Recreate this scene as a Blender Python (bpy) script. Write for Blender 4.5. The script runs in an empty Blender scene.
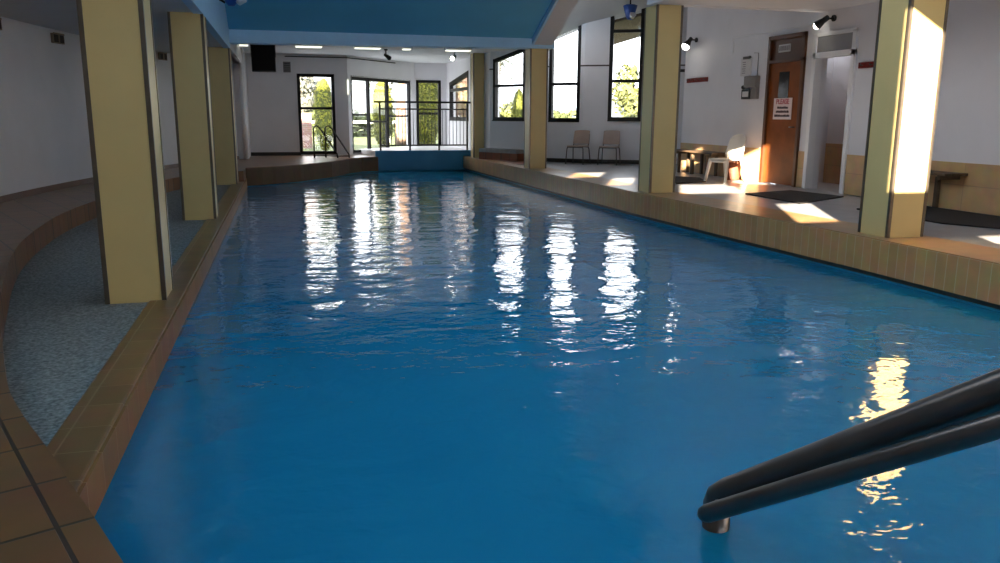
import bpy, bmesh, math, random
from mathutils import Vector, Matrix
random.seed(7)
S = bpy.context.scene
COL = S.collection
R = math.radians

# ------------------------------------------------------------ camera, sky, sun, exposure
cam_d = bpy.data.cameras.new('camera'); cam = bpy.data.objects.new('camera', cam_d); COL.objects.link(cam)
cam_d.sensor_width = 36.0; cam_d.lens = 807.0 / 1000.0 * 36.0; cam_d.clip_end = 2000
_y, _p, _r = R(14.95), R(11.65), R(0.29)
_f = Vector((math.sin(_y) * math.cos(_p), math.cos(_y) * math.cos(_p), -math.sin(_p)))
_rt = Vector((math.cos(_y), -math.sin(_y), 0)); _u = _rt.cross(_f)
_R2 = _rt * math.cos(_r) + _u * math.sin(_r); _U2 = -_rt * math.sin(_r) + _u * math.cos(_r)
cam.matrix_world = Matrix(((_R2.x, _U2.x, -_f.x, 0), (_R2.y, _U2.y, -_f.y, 0), (_R2.z, _U2.z, -_f.z, 1.2), (0, 0, 0, 1)))
S.camera = cam

W = bpy.data.worlds.new('sky'); S.world = W; W.use_nodes = True
bg = W.node_tree.nodes['Background']
bg.inputs[0].default_value = (0.93, 0.95, 1.0, 1); bg.inputs[1].default_value = 5.0

SUN_DIR = Vector((0.45, 0.89, -0.27)).normalized()
sun_d = bpy.data.lights.new('sun', 'SUN'); sun_d.energy = 60; sun_d.angle = R(0.3); sun_d.color = (1.0, 0.86, 0.66)
sun = bpy.data.objects.new('sun', sun_d); COL.objects.link(sun)
sun.rotation_euler = SUN_DIR.to_track_quat('-Z', 'Y').to_euler()
sun.location = (-20, -40, 20)

vs = S.view_settings
vs.view_transform = 'Standard'; vs.look = 'None'; vs.gamma = 1.0; vs.use_curve_mapping = False
vs.exposure = 0.28
S.cycles.max_bounces = 14; S.cycles.diffuse_bounces = 8; S.cycles.glossy_bounces = 5
S.cycles.transparent_max_bounces = 24; S.cycles.transmission_bounces = 8
S.cycles.caustics_reflective = False; S.cycles.caustics_refractive = False
S.cycles.sample_clamp_indirect = 8.0

# ------------------------------------------------------------ materials
def mat(name, col, rough=0.6, metal=0.0, var=0.06, scale=6.0, bump=0.0, bscale=40.0, spec=0.5, emit=None, es=0.0):
    m = bpy.data.materials.new(name); m.use_nodes = True
    nt = m.node_tree; b = nt.nodes['Principled BSDF']
    b.inputs['Roughness'].default_value = rough; b.inputs['Metallic'].default_value = metal
    b.inputs['Specular IOR Level'].default_value = spec
    tc = nt.nodes.new('ShaderNodeTexCoord')
    if var > 0:
        n = nt.nodes.new('ShaderNodeTexNoise'); n.inputs['Scale'].default_value = scale; n.inputs['Detail'].default_value = 5
        nt.links.new(tc.outputs['Object'], n.inputs['Vector'])
        r = nt.nodes.new('ShaderNodeValToRGB')
        r.color_ramp.elements[0].position = 0.3; r.color_ramp.elements[1].position = 0.7
        r.color_ramp.elements[0].color = tuple(max(0, c * (1 - var)) for c in col) + (1,)
        r.color_ramp.elements[1].color = tuple(min(1, c * (1 + var)) for c in col) + (1,)
        nt.links.new(n.outputs['Fac'], r.inputs['Fac']); nt.links.new(r.outputs['Color'], b.inputs['Base Color'])
    else:
        b.inputs['Base Color'].default_value = tuple(col) + (1,)
    if bump > 0:
        n2 = nt.nodes.new('ShaderNodeTexNoise'); n2.inputs['Scale'].default_value = bscale; n2.inputs['Detail'].default_value = 3
        nt.links.new(tc.outputs['Object'], n2.inputs['Vector'])
        bp = nt.nodes.new('ShaderNodeBump'); bp.inputs['Strength'].default_value = bump; bp.inputs['Distance'].default_value = 0.01
        nt.links.new(n2.outputs['Fac'], bp.inputs['Height']); nt.links.new(bp.outputs['Normal'], b.inputs['Normal'])
    if emit:
        b.inputs['Emission Color'].default_value = tuple(emit) + (1,); b.inputs['Emission Strength'].default_value = es
    return m

def tile_mat(name, c1, c2, grout, w, h, axes='XY', mortar=0.006, rough=0.35, offset=0.0, rot=0.0, spec=0.5):
    m = bpy.data.materials.new(name); m.use_nodes = True
    nt = m.node_tree; b = nt.nodes['Principled BSDF']; b.inputs['Roughness'].default_value = rough
    b.inputs['Specular IOR Level'].default_value = spec
    tc = nt.nodes.new('ShaderNodeTexCoord'); sp = nt.nodes.new('ShaderNodeSeparateXYZ'); cb = nt.nodes.new('ShaderNodeCombineXYZ')
    src = tc.outputs['Object']
    if rot:
        mp = nt.nodes.new('ShaderNodeMapping'); mp.inputs['Rotation'].default_value = (0, 0, rot)
        nt.links.new(src, mp.inputs['Vector']); src = mp.outputs['Vector']
    nt.links.new(src, sp.inputs[0])
    nt.links.new(sp.outputs['XYZ'.index(axes[0])], cb.inputs[0]); nt.links.new(sp.outputs['XYZ'.index(axes[1])], cb.inputs[1])
    br = nt.nodes.new('ShaderNodeTexBrick'); br.offset = offset; br.squash = 1.0
    br.inputs['Scale'].default_value = 1.0; br.inputs['Brick Width'].default_value = w; br.inputs['Row Height'].default_value = h
    br.inputs['Mortar Size'].default_value = mortar; br.inputs['Mortar Smooth'].default_value = 0.2
    br.inputs['Color1'].default_value = tuple(c1) + (1,); br.inputs['Color2'].default_value = tuple(c2) + (1,); br.inputs['Mortar'].default_value = tuple(grout) + (1,)
    nt.links.new(cb.outputs[0], br.inputs['Vector'])
    n = nt.nodes.new('ShaderNodeTexNoise'); n.inputs['Scale'].default_value = 5; n.inputs['Detail'].default_value = 6
    nt.links.new(tc.outputs['Object'], n.inputs['Vector'])
    mx = nt.nodes.new('ShaderNodeMix'); mx.data_type = 'RGBA'; mx.blend_type = 'OVERLAY'; mx.inputs[0].default_value = 0.35
    nt.links.new(br.outputs['Color'], mx.inputs[6]); nt.links.new(n.outputs['Color'], mx.inputs[7])
    hs = nt.nodes.new('ShaderNodeHueSaturation'); hs.inputs['Saturation'].default_value = 0.95
    nt.links.new(mx.outputs[2], hs.inputs['Color']); nt.links.new(hs.outputs['Color'], b.inputs['Base Color'])
    bp = nt.nodes.new('ShaderNodeBump'); bp.inputs['Strength'].default_value = 0.5; bp.inputs['Distance'].default_value = 0.004; bp.invert = True
    nt.links.new(br.outputs['Fac'], bp.inputs['Height']); nt.links.new(bp.outputs['Normal'], b.inputs['Normal'])
    return m

def glass_mat():
    m = bpy.data.materials.new('window_glass'); m.use_nodes = True
    nt = m.node_tree; nt.nodes.clear()
    o = nt.nodes.new('ShaderNodeOutputMaterial'); t = nt.nodes.new('ShaderNodeBsdfTransparent'); g = nt.nodes.new('ShaderNodeBsdfGlossy')
    t.inputs[0].default_value = (0.96, 0.97, 0.97, 1); g.inputs['Roughness'].default_value = 0.02
    lw = nt.nodes.new('ShaderNodeLayerWeight'); lw.inputs['Blend'].default_value = 0.5
    pw = nt.nodes.new('ShaderNodeMath'); pw.operation = 'POWER'; pw.inputs[1].default_value = 5.0; nt.links.new(lw.outputs['Facing'], pw.inputs[0])
    ma = nt.nodes.new('ShaderNodeMath'); ma.operation = 'MULTIPLY_ADD'; ma.inputs[1].default_value = 0.8; ma.inputs[2].default_value = 0.03; nt.links.new(pw.outputs[0], ma.inputs[0])
    mx = nt.nodes.new('ShaderNodeMixShader')
    nt.links.new(ma.outputs[0], mx.inputs[0]); nt.links.new(t.outputs[0], mx.inputs[1]); nt.links.new(g.outputs[0], mx.inputs[2]); nt.links.new(mx.outputs[0], o.inputs[0])
    return m

def water_mat():
    m = bpy.data.materials.new('pool_water'); m.use_nodes = True
    nt = m.node_tree; nt.nodes.clear()
    o = nt.nodes.new('ShaderNodeOutputMaterial'); t = nt.nodes.new('ShaderNodeBsdfTransparent'); g = nt.nodes.new('ShaderNodeBsdfGlossy')
    t.inputs[0].default_value = (0.72, 0.95, 0.98, 1); g.inputs['Roughness'].default_value = 0.015; g.inputs[0].default_value = (1, 1, 1, 1)
    tc = nt.nodes.new('ShaderNodeTexCoord')
    def noise(sx, sy, det, rot=0.0):
        mp = nt.nodes.new('ShaderNodeMapping'); mp.inputs['Scale'].default_value = (sx, sy, 1); mp.inputs['Rotation'].default_value = (0, 0, rot)
        nt.links.new(tc.outputs['Object'], mp.inputs['Vector'])
        n = nt.nodes.new('ShaderNodeTexNoise'); n.inputs['Scale'].default_value = 1.0; n.inputs['Detail'].default_value = det; n.inputs['Distortion'].default_value = 0.4
        nt.links.new(mp.outputs['Vector'], n.inputs['Vector']); return n.outputs['Fac']
    def add(a, b, k):
        q = nt.nodes.new('ShaderNodeMath'); q.operation = 'MULTIPLY_ADD'; q.inputs[1].default_value = k
        nt.links.new(b, q.inputs[0]); nt.links.new(a, q.inputs[2]); return q.outputs[0]
    n1 = noise(1.3, 1.9, 1.0, 0.2); n2 = noise(5.0, 6.5, 2.0, -0.15); n3 = noise(17, 20, 1.0, 0.4)
    s = add(n1, n2, WAVE[1]); s = add(s, n3, WAVE[2])
    bp = nt.nodes.new('ShaderNodeBump'); bp.inputs['Strength'].default_value = 1.0; bp.inputs['Distance'].default_value = WAVE[0]
    nt.links.new(s, bp.inputs['Height']); nt.links.new(bp.outputs['Normal'], g.inputs['Normal'])
    fr = nt.nodes.new('ShaderNodeFresnel'); fr.inputs['IOR'].default_value = 1.33; nt.links.new(bp.outputs['Normal'], fr.inputs['Normal'])
    mx = nt.nodes.new('ShaderNodeMixShader')
    df = nt.nodes.new('ShaderNodeBsdfDiffuse'); df.inputs[0].default_value = (0.014, 0.34, 0.62, 1); b2 = nt.nodes.new('ShaderNodeBump'); b2.inputs['Strength'].default_value = 1.0; b2.inputs['Distance'].default_value = 0.10
    nt.links.new(s, b2.inputs['Height']); nt.links.new(b2.outputs['Normal'], df.inputs['Normal'])
    m2 = nt.nodes.new('ShaderNodeMixShader'); m2.inputs[0].default_value = 0.62
    nt.links.new(t.outputs[0], m2.inputs[1]); nt.links.new(df.outputs[0], m2.inputs[2])
    nt.links.new(fr.outputs[0], mx.inputs[0]); nt.links.new(m2.outputs[0], mx.inputs[1]); nt.links.new(g.outputs[0], mx.inputs[2]); nt.links.new(mx.outputs[0], o.inputs[0])
    return m
WAVE = (0.023, 0.30, 0.05)

M = {}
M['white'] = mat('white_wall_paint', (0.72, 0.71, 0.73), 0.55, var=0.03, scale=2)
M['ceil_white'] = mat('grey_white_ceiling', (0.60, 0.61, 0.62), 0.7, var=0.03, scale=2)
M['dim'] = mat('dark_grey_paint', (0.16, 0.155, 0.15), 0.7, var=0.03, scale=2)  # dark tone picked to cut light bouncing off the unseen walls
M['blue_ceil'] = mat('blue_ceiling_paint', (0.13, 0.47, 0.70), 0.5, var=0.05, scale=1.2)
M['blue_fascia'] = mat('pale_blue_fascia_paint', (0.44, 0.70, 0.90), 0.5, var=0.03)
M['cream'] = mat('cream_panel', (0.66, 0.50, 0.215), 0.35, var=0.03, scale=3)
M['trim'] = mat('bronze_corner_trim', (0.16, 0.13, 0.10), 0.3, metal=0.7, var=0.1, scale=12)
M['black'] = mat('black_aluminium', (0.012, 0.011, 0.012), 0.5, var=0.1, spec=0.2)
M['basin'] = mat('blue_pool_lining', (0.012, 0.40, 0.66), 0.5, var=0.05, scale=1.0)
M['bluewall'] = mat('blue_wall_paint', (0.03, 0.22, 0.42), 0.45, var=0.06, scale=2)
M['carpet'] = mat('grey_aggregate', (0.28, 0.275, 0.255), 0.9, var=0.5, scale=45, bump=0.6, bscale=60)
M['floor'] = mat('pale_grey_floor', (0.36, 0.35, 0.36), 0.3, var=0.12, scale=3, bump=0.1, bscale=30)
M['tile'] = tile_mat('brown_deck_tile', (0.25, 0.11, 0.032), (0.20, 0.085, 0.025), (0.05, 0.03, 0.02), 0.36, 0.36, 'XY', 0.008, 0.3, rot=R(-24))
M['tile_face'] = tile_mat('tan_coping_face_tile', (0.52, 0.27, 0.085), (0.44, 0.22, 0.065), (0.52, 0.36, 0.18), 0.118, 0.62, 'YZ', 0.005, 0.3)
M['tile_top'] = tile_mat('tan_coping_top_tile', (0.44, 0.235, 0.085), (0.38, 0.195, 0.07), (0.45, 0.3, 0.16), 0.6, 0.118, 'XY', 0.004, 0.28)
M['coping_left'] = tile_mat('brown_ledge_coping_tile', (0.28, 0.135, 0.042), (0.23, 0.105, 0.032), (0.36, 0.21, 0.09), 1.0, 0.3, 'XY', 0.005, 0.3)
M['tile_face_left'] = tile_mat('brown_ledge_face_tile', (0.30, 0.145, 0.045), (0.25, 0.115, 0.035), (0.36, 0.21, 0.09), 0.3, 0.6, 'YZ', 0.005, 0.55, spec=0.25)
M['tile_dark'] = tile_mat('dark_brown_riser_tile', (0.15, 0.085, 0.04), (0.12, 0.065, 0.03), (0.10, 0.06, 0.03), 0.24, 0.6, 'XZ', 0.004, 0.35)
M['waterline'] = mat('dark_gutter_tile', (0.045, 0.05, 0.045), 0.4, var=0.2, scale=10)
M['dado'] = tile_mat('beige_wall_tile', (0.58, 0.37, 0.17), (0.53, 0.33, 0.145), (0.42, 0.27, 0.14), 0.62, 0.33, 'YZ', 0.005, 0.35)
M['skirt'] = mat('dark_skirting', (0.02, 0.016, 0.014), 0.5)
M['redtile'] = tile_mat('red_brown_floor_tile', (0.24, 0.07, 0.025), (0.19, 0.055, 0.02), (0.06, 0.03, 0.02), 0.3, 0.3, 'XY', 0.006, 0.35)
M['greyblock'] = mat('grey_ledge', (0.28, 0.29, 0.3), 0.7, var=0.1)
M['wood'] = mat('varnished_door_wood', (0.19, 0.055, 0.011), 0.55, var=0.25, scale=3, spec=0.25)
M['wood_dark'] = mat('dark_door_wood', (0.09, 0.028, 0.009), 0.35, var=0.2, scale=4)
M['benchwood'] = mat('dark_bench_wood', (0.09, 0.055, 0.03), 0.5, var=0.25, scale=8)
M['white_gloss'] = mat('white_gloss_paint', (0.78, 0.77, 0.78), 0.35, var=0.02)
M['white_plastic'] = mat('white_plastic', (0.78, 0.72, 0.64), 0.4, var=0.03)
M['tan_plastic'] = mat('tan_plastic', (0.40, 0.30, 0.25), 0.5, var=0.06)
M['steel'] = mat('dark_steel_tube', (0.07, 0.065, 0.06), 0.3, metal=0.6, var=0.1)
M['rail'] = mat('dull_handrail_steel', (0.10, 0.09, 0.085), 0.32, metal=0.75, var=0.15, scale=6)
M['iron'] = mat('dark_brown_iron', (0.018, 0.013, 0.014), 0.45, var=0.1)
M['mat'] = mat('black_rubber_mat', (0.014, 0.012, 0.012), 0.85, var=0.3, scale=60, bump=0.5, bscale=150)
M['glass'] = glass_mat()
M['water'] = water_mat()
M['grey_panel'] = mat('grey_panel', (0.27, 0.26, 0.26), 0.5, var=0.04)
M['dark_glass'] = mat('dark_glass', (0.008, 0.006, 0.005), 0.12, var=0)
M['red'] = mat('dark_red_strip', (0.17, 0.014, 0.010), 0.6, var=0.2, scale=20, spec=0.2)
M['paper'] = mat('paper', (0.62, 0.6, 0.58), 0.7, var=0.03)
M['sign_white'] = mat('sign_white', (0.75, 0.62, 0.6), 0.5, var=0.03)
M['ink_red'] = mat('red_ink', (0.42, 0.03, 0.05), 0.6, var=0)
M['ink'] = mat('dark_ink', (0.06, 0.025, 0.03), 0.6, var=0)
M['grey_plastic'] = mat('grey_plastic', (0.2, 0.18, 0.17), 0.5, var=0.1)
M['black_plastic'] = mat('black_plastic', (0.01, 0.01, 0.01), 0.5, var=0.1)
M['cloth_grille'] = mat('black_speaker_cloth', (0.004, 0.004, 0.005), 0.9, var=0.1)
M['lamp'] = mat('lit_lamp_glass', (0.9, 0.9, 0.85), 0.3, var=0, emit=(1.0, 0.94, 0.85), es=14)
M['tube'] = mat('lit_fluorescent_diffuser', (0.9, 0.9, 0.8), 0.4, var=0, emit=(1.0, 1.0, 0.82), es=1.1)
M['blue_cloth'] = mat('blue_lamp_housing', (0.02, 0.07, 0.28), 0.5, var=0.15)
M['basket'] = mat('brown_wicker', (0.15, 0.045, 0.02), 0.7, var=0.3, scale=40)
M['vent_frame'] = mat('tan_vent_frame', (0.26, 0.18, 0.12), 0.6, var=0.1)
M['vent_dark'] = mat('dark_brown_vent_opening', (0.035, 0.018, 0.012), 0.8, var=0.1)
M['cornice'] = mat('thin_dark_line_trim', (0.07, 0.05, 0.045), 0.5, var=0.1)
# outdoors
M['lawn'] = mat('lawn_grass', (0.06, 0.08, 0.012), 0.9, var=0.3, scale=2)
M['conifer'] = mat('yellow_green_conifer', (0.125, 0.130, 0.006), 0.8, var=0.45, scale=5)
M['conifer_dark'] = mat('conifer_core', (0.045, 0.055, 0.006), 0.9, var=0.3, scale=6)
M['leaf'] = mat('tree_leaf', (0.075, 0.085, 0.022), 0.7, var=0.5, scale=2.5)
M['leaf_grey'] = mat('grey_green_leaf', (0.1, 0.105, 0.09), 0.8, var=0.3, scale=2)
M['hedge'] = mat('hedge_leaf', (0.05, 0.065, 0.018), 0.8, var=0.5, scale=3)
M['palm'] = mat('palm_frond', (0.018, 0.022, 0.009), 0.6, var=0.4, scale=4)
M['bark'] = mat('palm_bark', (0.16, 0.105, 0.075), 0.9, var=0.4, scale=9, bump=0.8, bscale=14)
M['trunk'] = mat('tree_bark', (0.12, 0.085, 0.06), 0.9, var=0.4, scale=9)
M['brickwall'] = tile_mat('pink_brick', (0.27, 0.15, 0.12), (0.22, 0.12, 0.10), (0.3, 0.25, 0.22), 0.24, 0.08, 'XZ', 0.008, 0.9, offset=0.5)
M['fence'] = mat('white_fence_paint', (0.6, 0.6, 0.58), 0.6, var=0.03)
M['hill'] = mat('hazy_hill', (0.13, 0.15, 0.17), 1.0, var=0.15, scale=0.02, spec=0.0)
M['eave'] = mat('brown_eave_timber', (0.10, 0.075, 0.04), 0.7, var=0.2)

# ------------------------------------------------------------ mesh helpers
OFF = {}
class MB:
    def __init__(s): s.bm = bmesh.new()
    def faces(s, vs, fs):
        v = [s.bm.verts.new(p) for p in vs]
        for f in fs:
            try: s.bm.faces.new([v[i] for i in f])
            except ValueError: pass
        return s
    def box(s, x0, x1, y0, y1, z0, z1, bev=0.0, M4=None):
        t = bmesh.new()
        bmesh.ops.create_cube(t, size=1.0)
        for v in t.verts:
            v.co = Vector(((x0 + x1) / 2 + v.co.x * (x1 - x0), (y0 + y1) / 2 + v.co.y * (y1 - y0), (z0 + z1) / 2 + v.co.z * (z1 - z0)))
        if bev > 0: bmesh.ops.bevel(t, geom=t.edges[:], offset=bev, segments=2, affect='EDGES', profile=0.6)
        return s.merge(t, M4)
    def merge(s, t, M4=None):
        if M4 is not None: bmesh.ops.transform(t, matrix=M4, verts=t.verts[:])
        me = bpy.data.meshes.new('_t'); t.to_mesh(me); t.free(); s.bm.from_mesh(me); bpy.data.meshes.remove(me)
        return s
    def tube(s, pts, r, seg=12, cap=True, rx=None):
        pts = [Vector(p) for p in pts]; rs = r if isinstance(r, (list, tuple)) else [r] * len(pts)
        rings = []; up = None
        for i, p in enumerate(pts):
            d = (pts[min(i + 1, len(pts) - 1)] - pts[max(i - 1, 0)]).normalized()
            if up is None:
                up = Vector((0, 0, 1)) if abs(d.z) < 0.9 else Vector((1, 0, 0))
            a = d.cross(up)
            if a.length < 1e-4: a = d.orthogonal()
            a.normalize(); b = a.cross(d).normalized(); up = b
            rings.append([s.bm.verts.new(p + a * math.cos(2 * math.pi * k / seg) * rs[i] + b * math.sin(2 * math.pi * k / seg) * rs[i]) for k in range(seg)])
        for i in range(len(rings) - 1):
            for k in range(seg):
                f = s.bm.faces.new([rings[i][k], rings[i][(k + 1) % seg], rings[i + 1][(k + 1) % seg], rings[i + 1][k]]); f.smooth = True
        if cap:
            s.bm.faces.new(rings[0]); s.bm.faces.new(rings[-1][::-1])
        return s
    def prism(s, poly, z0, z1):
        n = len(poly)
        b = [s.bm.verts.new((p[0], p[1], z0)) for p in poly]; t = [s.bm.verts.new((p[0], p[1], z1)) for p in poly]
        s.bm.faces.new(b[::-1]); s.bm.faces.new(t)
        for i in range(n): s.bm.faces.new([b[i], b[(i + 1) % n], t[(i + 1) % n], t[i]])
        return s
    def sphere(s, c, r, sub=2, sc=(1, 1, 1)):
        t = bmesh.new(); bmesh.ops.create_icosphere(t, subdivisions=sub, radius=1.0)
        for v in t.verts: v.co = Vector((c[0] + v.co.x * r * sc[0], c[1] + v.co.y * r * sc[1], c[2] + v.co.z * r * sc[2]))
        for f in t.faces: f.smooth = True
        return s.merge(t)
    def build(s, name, m, parent=None, world=True, smooth=False, recalc=True):
        if recalc: bmesh.ops.recalc_face_normals(s.bm, faces=s.bm.faces[:])
        me = bpy.data.meshes.new(name)
        off = OFF.get(parent.name, Vector()) if (parent and world) else Vector()
        if off.length: bmesh.ops.translate(s.bm, vec=-off, verts=s.bm.verts[:])
        if smooth:
            for f in s.bm.faces: f.smooth = True
        s.bm.to_mesh(me); s.bm.free(); me.materials.append(m)
        o = bpy.data.objects.new(name, me); COL.objects.link(o)
        if parent:
            o.parent = parent; OFF[o.name] = off
        return o

def tag(o, label=None, cat=None, group=None, kind=None):
    if label: o['label'] = label
    if cat: o['category'] = cat
    if group: o['group'] = group
    if kind: o['kind'] = kind
    return o
def root(name, loc, rz=0.0, label=None, cat=None, group=None, kind=None):
    o = bpy.data.objects.new(name, None); COL.objects.link(o); o.location = loc; o.rotation_euler = (0, 0, rz); o.empty_display_size = 0.1
    OFF[o.name] = Vector(loc)
    return tag(o, label, cat, group, kind)
def struct(o): return tag(o, kind='structure')
def copy_tree(src, loc=None, rz=None, label=None):
    c = src.copy(); COL.objects.link(c)
    if loc is not None: c.location = loc
    if rz is not None: c.rotation_euler = (0, 0, rz)
    if label: c['label'] = label
    for ch in list(src.children):
        d = ch.copy(); COL.objects.link(d); d.parent = c
        for g in list(ch.children):
            e = g.copy(); COL.objects.link(e); e.parent = d
    return c
def catmull(pts, n=6):
    pts = [Vector(p) for p in pts]; out = []
    for i in range(len(pts) - 1):
        p0 = pts[max(i - 1, 0)]; p1 = pts[i]; p2 = pts[i + 1]; p3 = pts[min(i + 2, len(pts) - 1)]
        for k in range(n):
            t = k / n
            out.append(0.5 * ((2 * p1) + (-p0 + p2) * t + (2 * p0 - 5 * p1 + 4 * p2 - p3) * t * t + (-p0 + 3 * p1 - 3 * p2 + p3) * t ** 3))
    out.append(pts[-1]); return out

class Seg:      # a vertical wall line from A to B; the room lies on its right hand
    def __init__(s, A, B):
        s.A = Vector((A[0], A[1], 0)); s.B = Vector((B[0], B[1], 0)); s.d = (s.B - s.A).normalized(); s.L = (s.B - s.A).length
        s.n = Vector((-s.d.y, s.d.x, 0))      # outward
    def P(s, u, z, out=0.0): return s.A + s.d * u + s.n * out + Vector((0, 0, z))
    def u(s, x, y): return (Vector((x, y, 0)) - s.A).dot(s.d)

def wall(name, seg, outline, holes=(), t=0.2, m=None, parent=None, out0=0.0):
    mb = MB(); bm = mb.bm; es = []
    for loop in [outline] + list(holes):
        v = [bm.verts.new(seg.P(u, z, out0)) for u, z in loop]
        for i in range(len(v)): es.append(bm.edges.new((v[i], v[(i + 1) % len(v)])))
    bmesh.ops.triangle_fill(bm, use_beauty=True, use_dissolve=False, edges=es, normal=-seg.n)
    r = bmesh.ops.extrude_face_region(bm, geom=bm.faces[:])
    bmesh.ops.translate(bm, vec=seg.n * t, verts=[g for g in r['geom'] if isinstance(g, bmesh.types.BMVert)])
    o = mb.build(name, m or M['white'], parent)
    return struct(o) if parent is None else o

def bar(mb, seg, p, q, w, d0, d1):      # a bar of width w in the wall plane between (u,z) points p and q, from depth d0 to d1
    a = Vector(p); b = Vector(q); e = (b - a).normalized(); h = Vector((-e.y, e.x)) * w / 2; a = a - e * w / 2; b = b + e * w / 2
    c = [a - h, b - h, b + h, a + h]
    mb.faces([seg.P(k.x, k.y, d) for d in (d0, d1) for k in c], [(0, 1, 2, 3), (7, 6, 5, 4), (0, 4, 5, 1), (1, 5, 6, 2), (2, 6, 7, 3), (3, 7, 4, 0)])

def window(name, seg, quad, bars=(), vbars=(), fw=0.09, sill=True):
    ctr = seg.P(sum(q[0] for q in quad) / 4, quad[0][1])
    rt = root(name, ctr, kind='structure')
    fr = MB()
    n = len(quad)
    for i in range(n): bar(fr, seg, quad[i], quad[(i + 1) % n], fw, -0.01, 0.1)
    fr.build('window_frame', M['black'], rt)
    for (u0, u1, z) in bars:
        b = MB(); bar(b, seg, (u0, z), (u1, z), fw * 0.8, 0.0, 0.09); b.build('transom_bar', M['black'], rt)
    for (u, z0, z1, w) in vbars:
        b = MB(); bar(b, seg, (u, z0), (u, z1), w, 0.025, 0.095); b.build('stile', M['black'], rt)
    g = MB(); g.faces([seg.P(u, z, d) for d in (0.055, 0.061) for u, z in quad], [tuple(range(n)), tuple(range(2 * n - 1, n - 1, -1))] + [(i, (i + 1) % n, n + (i + 1) % n, n + i) for i in range(n)])
    g.build('pane', M['glass'], rt)
    if sill:
        s = MB(); bar(s, seg, (quad[0][0] - 0.03, quad[0][1] - 0.045), (quad[1][0] + 0.03, quad[1][1] - 0.045), 0.03, -0.03, 0.1); s.build('window_sill', M['black'], rt)
    return rt

# ------------------------------------------------------------ plan of the building
ZW = -0.42        # water level; decks are at 0, the sunken left ledge at -0.225
ZL = -0.225
far_pool = [(-0.83, 19.3), (-0.2, 19.75), (0.39, 20.4), (1.2, 21.6), (1.75, 22.9), (2.15, 23.6), (2.65, 23.8)]
right_pool = [(5.26, 23.8), (5.32, 21), (5.43, 16), (5.5, 12), (5.65, 9), (5.78, 7), (5.84, 5), (5.95, 2), (6.0, -1.2)]
near_pool = [(1.0, -1.2), (0.3, 0.55), (-0.47, 2.19), (-0.64, 2.57), (-0.73, 2.76)]
ledge_curve = [tuple(p.xy) for p in catmull([Vector((a, b, 0)) for a, b in [(-0.73, 2.76), (-0.86, 3.05), (-1.06, 3.47), (-1.24, 3.9), (-1.48, 4.65), (-1.78, 5.6), (-2.02, 6.55), (-2.22, 7.36), (-2.43, 8.44), (-2.56, 9.6), (-2.63, 10.82), (-2.58, 12.2), (-2.42, 14.2), (-2.03, 16.45), (-1.4, 17.8), (-0.83, 18.25)]], 4)]
pool_poly = [(-0.83, 2.9)] + [(-0.83, 10), ] + far_pool + right_pool + near_pool

# pool basin: floor and walls painted blue
mb = MB(); bm = mb.bm
top = [bm.verts.new((x, y, -0.40)) for x, y in pool_poly]; bot = [bm.verts.new((x, y, -1.55)) for x, y in pool_poly]
for i in range(len(pool_poly)):
    j = (i + 1) % len(pool_poly); bm.faces.new([top[i], top[j], bot[j], bot[i]])
bm.faces.new(bot)
struct(mb.build('pool_basin', M['basin']))
# water surface
mb = MB(); mb.faces([(x, y, ZW) for x, y in pool_poly], [tuple(range(len(pool_poly)))])
o = mb.build('pool_water', M['water']); tag(o, 'blue rippled water filling the long indoor pool', 'water', kind='stuff')
for f in o.data.polygons:
    if f.normal.z < 0: o.data.flip_normals(); break

# left curved wall
LW = [(-3.8, -3.0), (-3.92, 3), (-3.9, 8), (-3.73, 12.3), (-3.3, 15.5), (-2.5, 19.1), (-1.15, 23.1)]
lw = [tuple(p.xy) for p in catmull([Vector((a, b, 0)) for a, b in LW], 5)]
mb = MB(); mb.prism(lw + [(x - 0.25, y + 0.05) for x, y in lw[::-1]], -0.3, 2.7); struct(mb.build('wall_left', M['white']))
mb = MB(); mb.prism([(x - 0.02, y) for x, y in lw] + [(x + 0.02, y) for x, y in lw[::-1]], 0.0, 0.09); struct(mb.build('baseboard_left', M['wood_dark']))
mb = MB(); mb.box(-1.2, -0.9, 23.05, 25.0, -0.1, 3.0); struct(mb.build('wall_corner', M['white']))
mb = MB(); mb.tube([(-0.97, 23.0, 0.0), (-0.97, 23.0, 2.9)], 0.06, 12); struct(mb.build('trim_1', M['white_gloss']))

# decks -------------------------------------------------------
left_deck = [(-3.9, -3.2), (1.0, -3.2), (1.0, -1.2), (0.3, 0.55), (-0.47, 2.19), (-0.64, 2.57)] + ledge_curve + [(-0.83, 19.3)] + far_pool[1:] + [(2.75, 24.0), (2.3, 25.4), (1.9, 25.1), (-1.3, 25.1), (-1.3, 23.4)] + [(x - 0.05, y) for x, y in lw[::-1]]
mb = MB(); mb.prism(left_deck, -0.41, 0.0); struct(mb.build('floor', M['tile']))
# tiled riser face on the far left edge of the pool
mb = MB(); fp = far_pool; mb.prism([(x, y) for x, y in fp] + [(x + 0.02, y - 0.03) for x, y in fp[::-1]], -0.41, -0.012); struct(mb.build('trim_2', M['tile_dark']))
# sunken crescent ledge
mb = MB(); mb.prism([(-1.04, 3.4)] + [(x - 0.02, y) for x, y in ledge_curve if x < -1.03] + [(-1.04, 18.05)], -0.5, ZL - 0.012); struct(mb.build('floor_ledge', M['carpet']))
mb = MB(); mb.box(-1.06, -0.83, 2.55, 18.28, -0.5, ZL, 0.012); struct(mb.build('pool_coping', M['coping_left']))
mb = MB(); mb.box(-0.832, -0.815, 2.6, 19.3, -0.45, ZL - .012); struct(mb.build('pool_coping_face', M['tile_face_left']))
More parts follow.
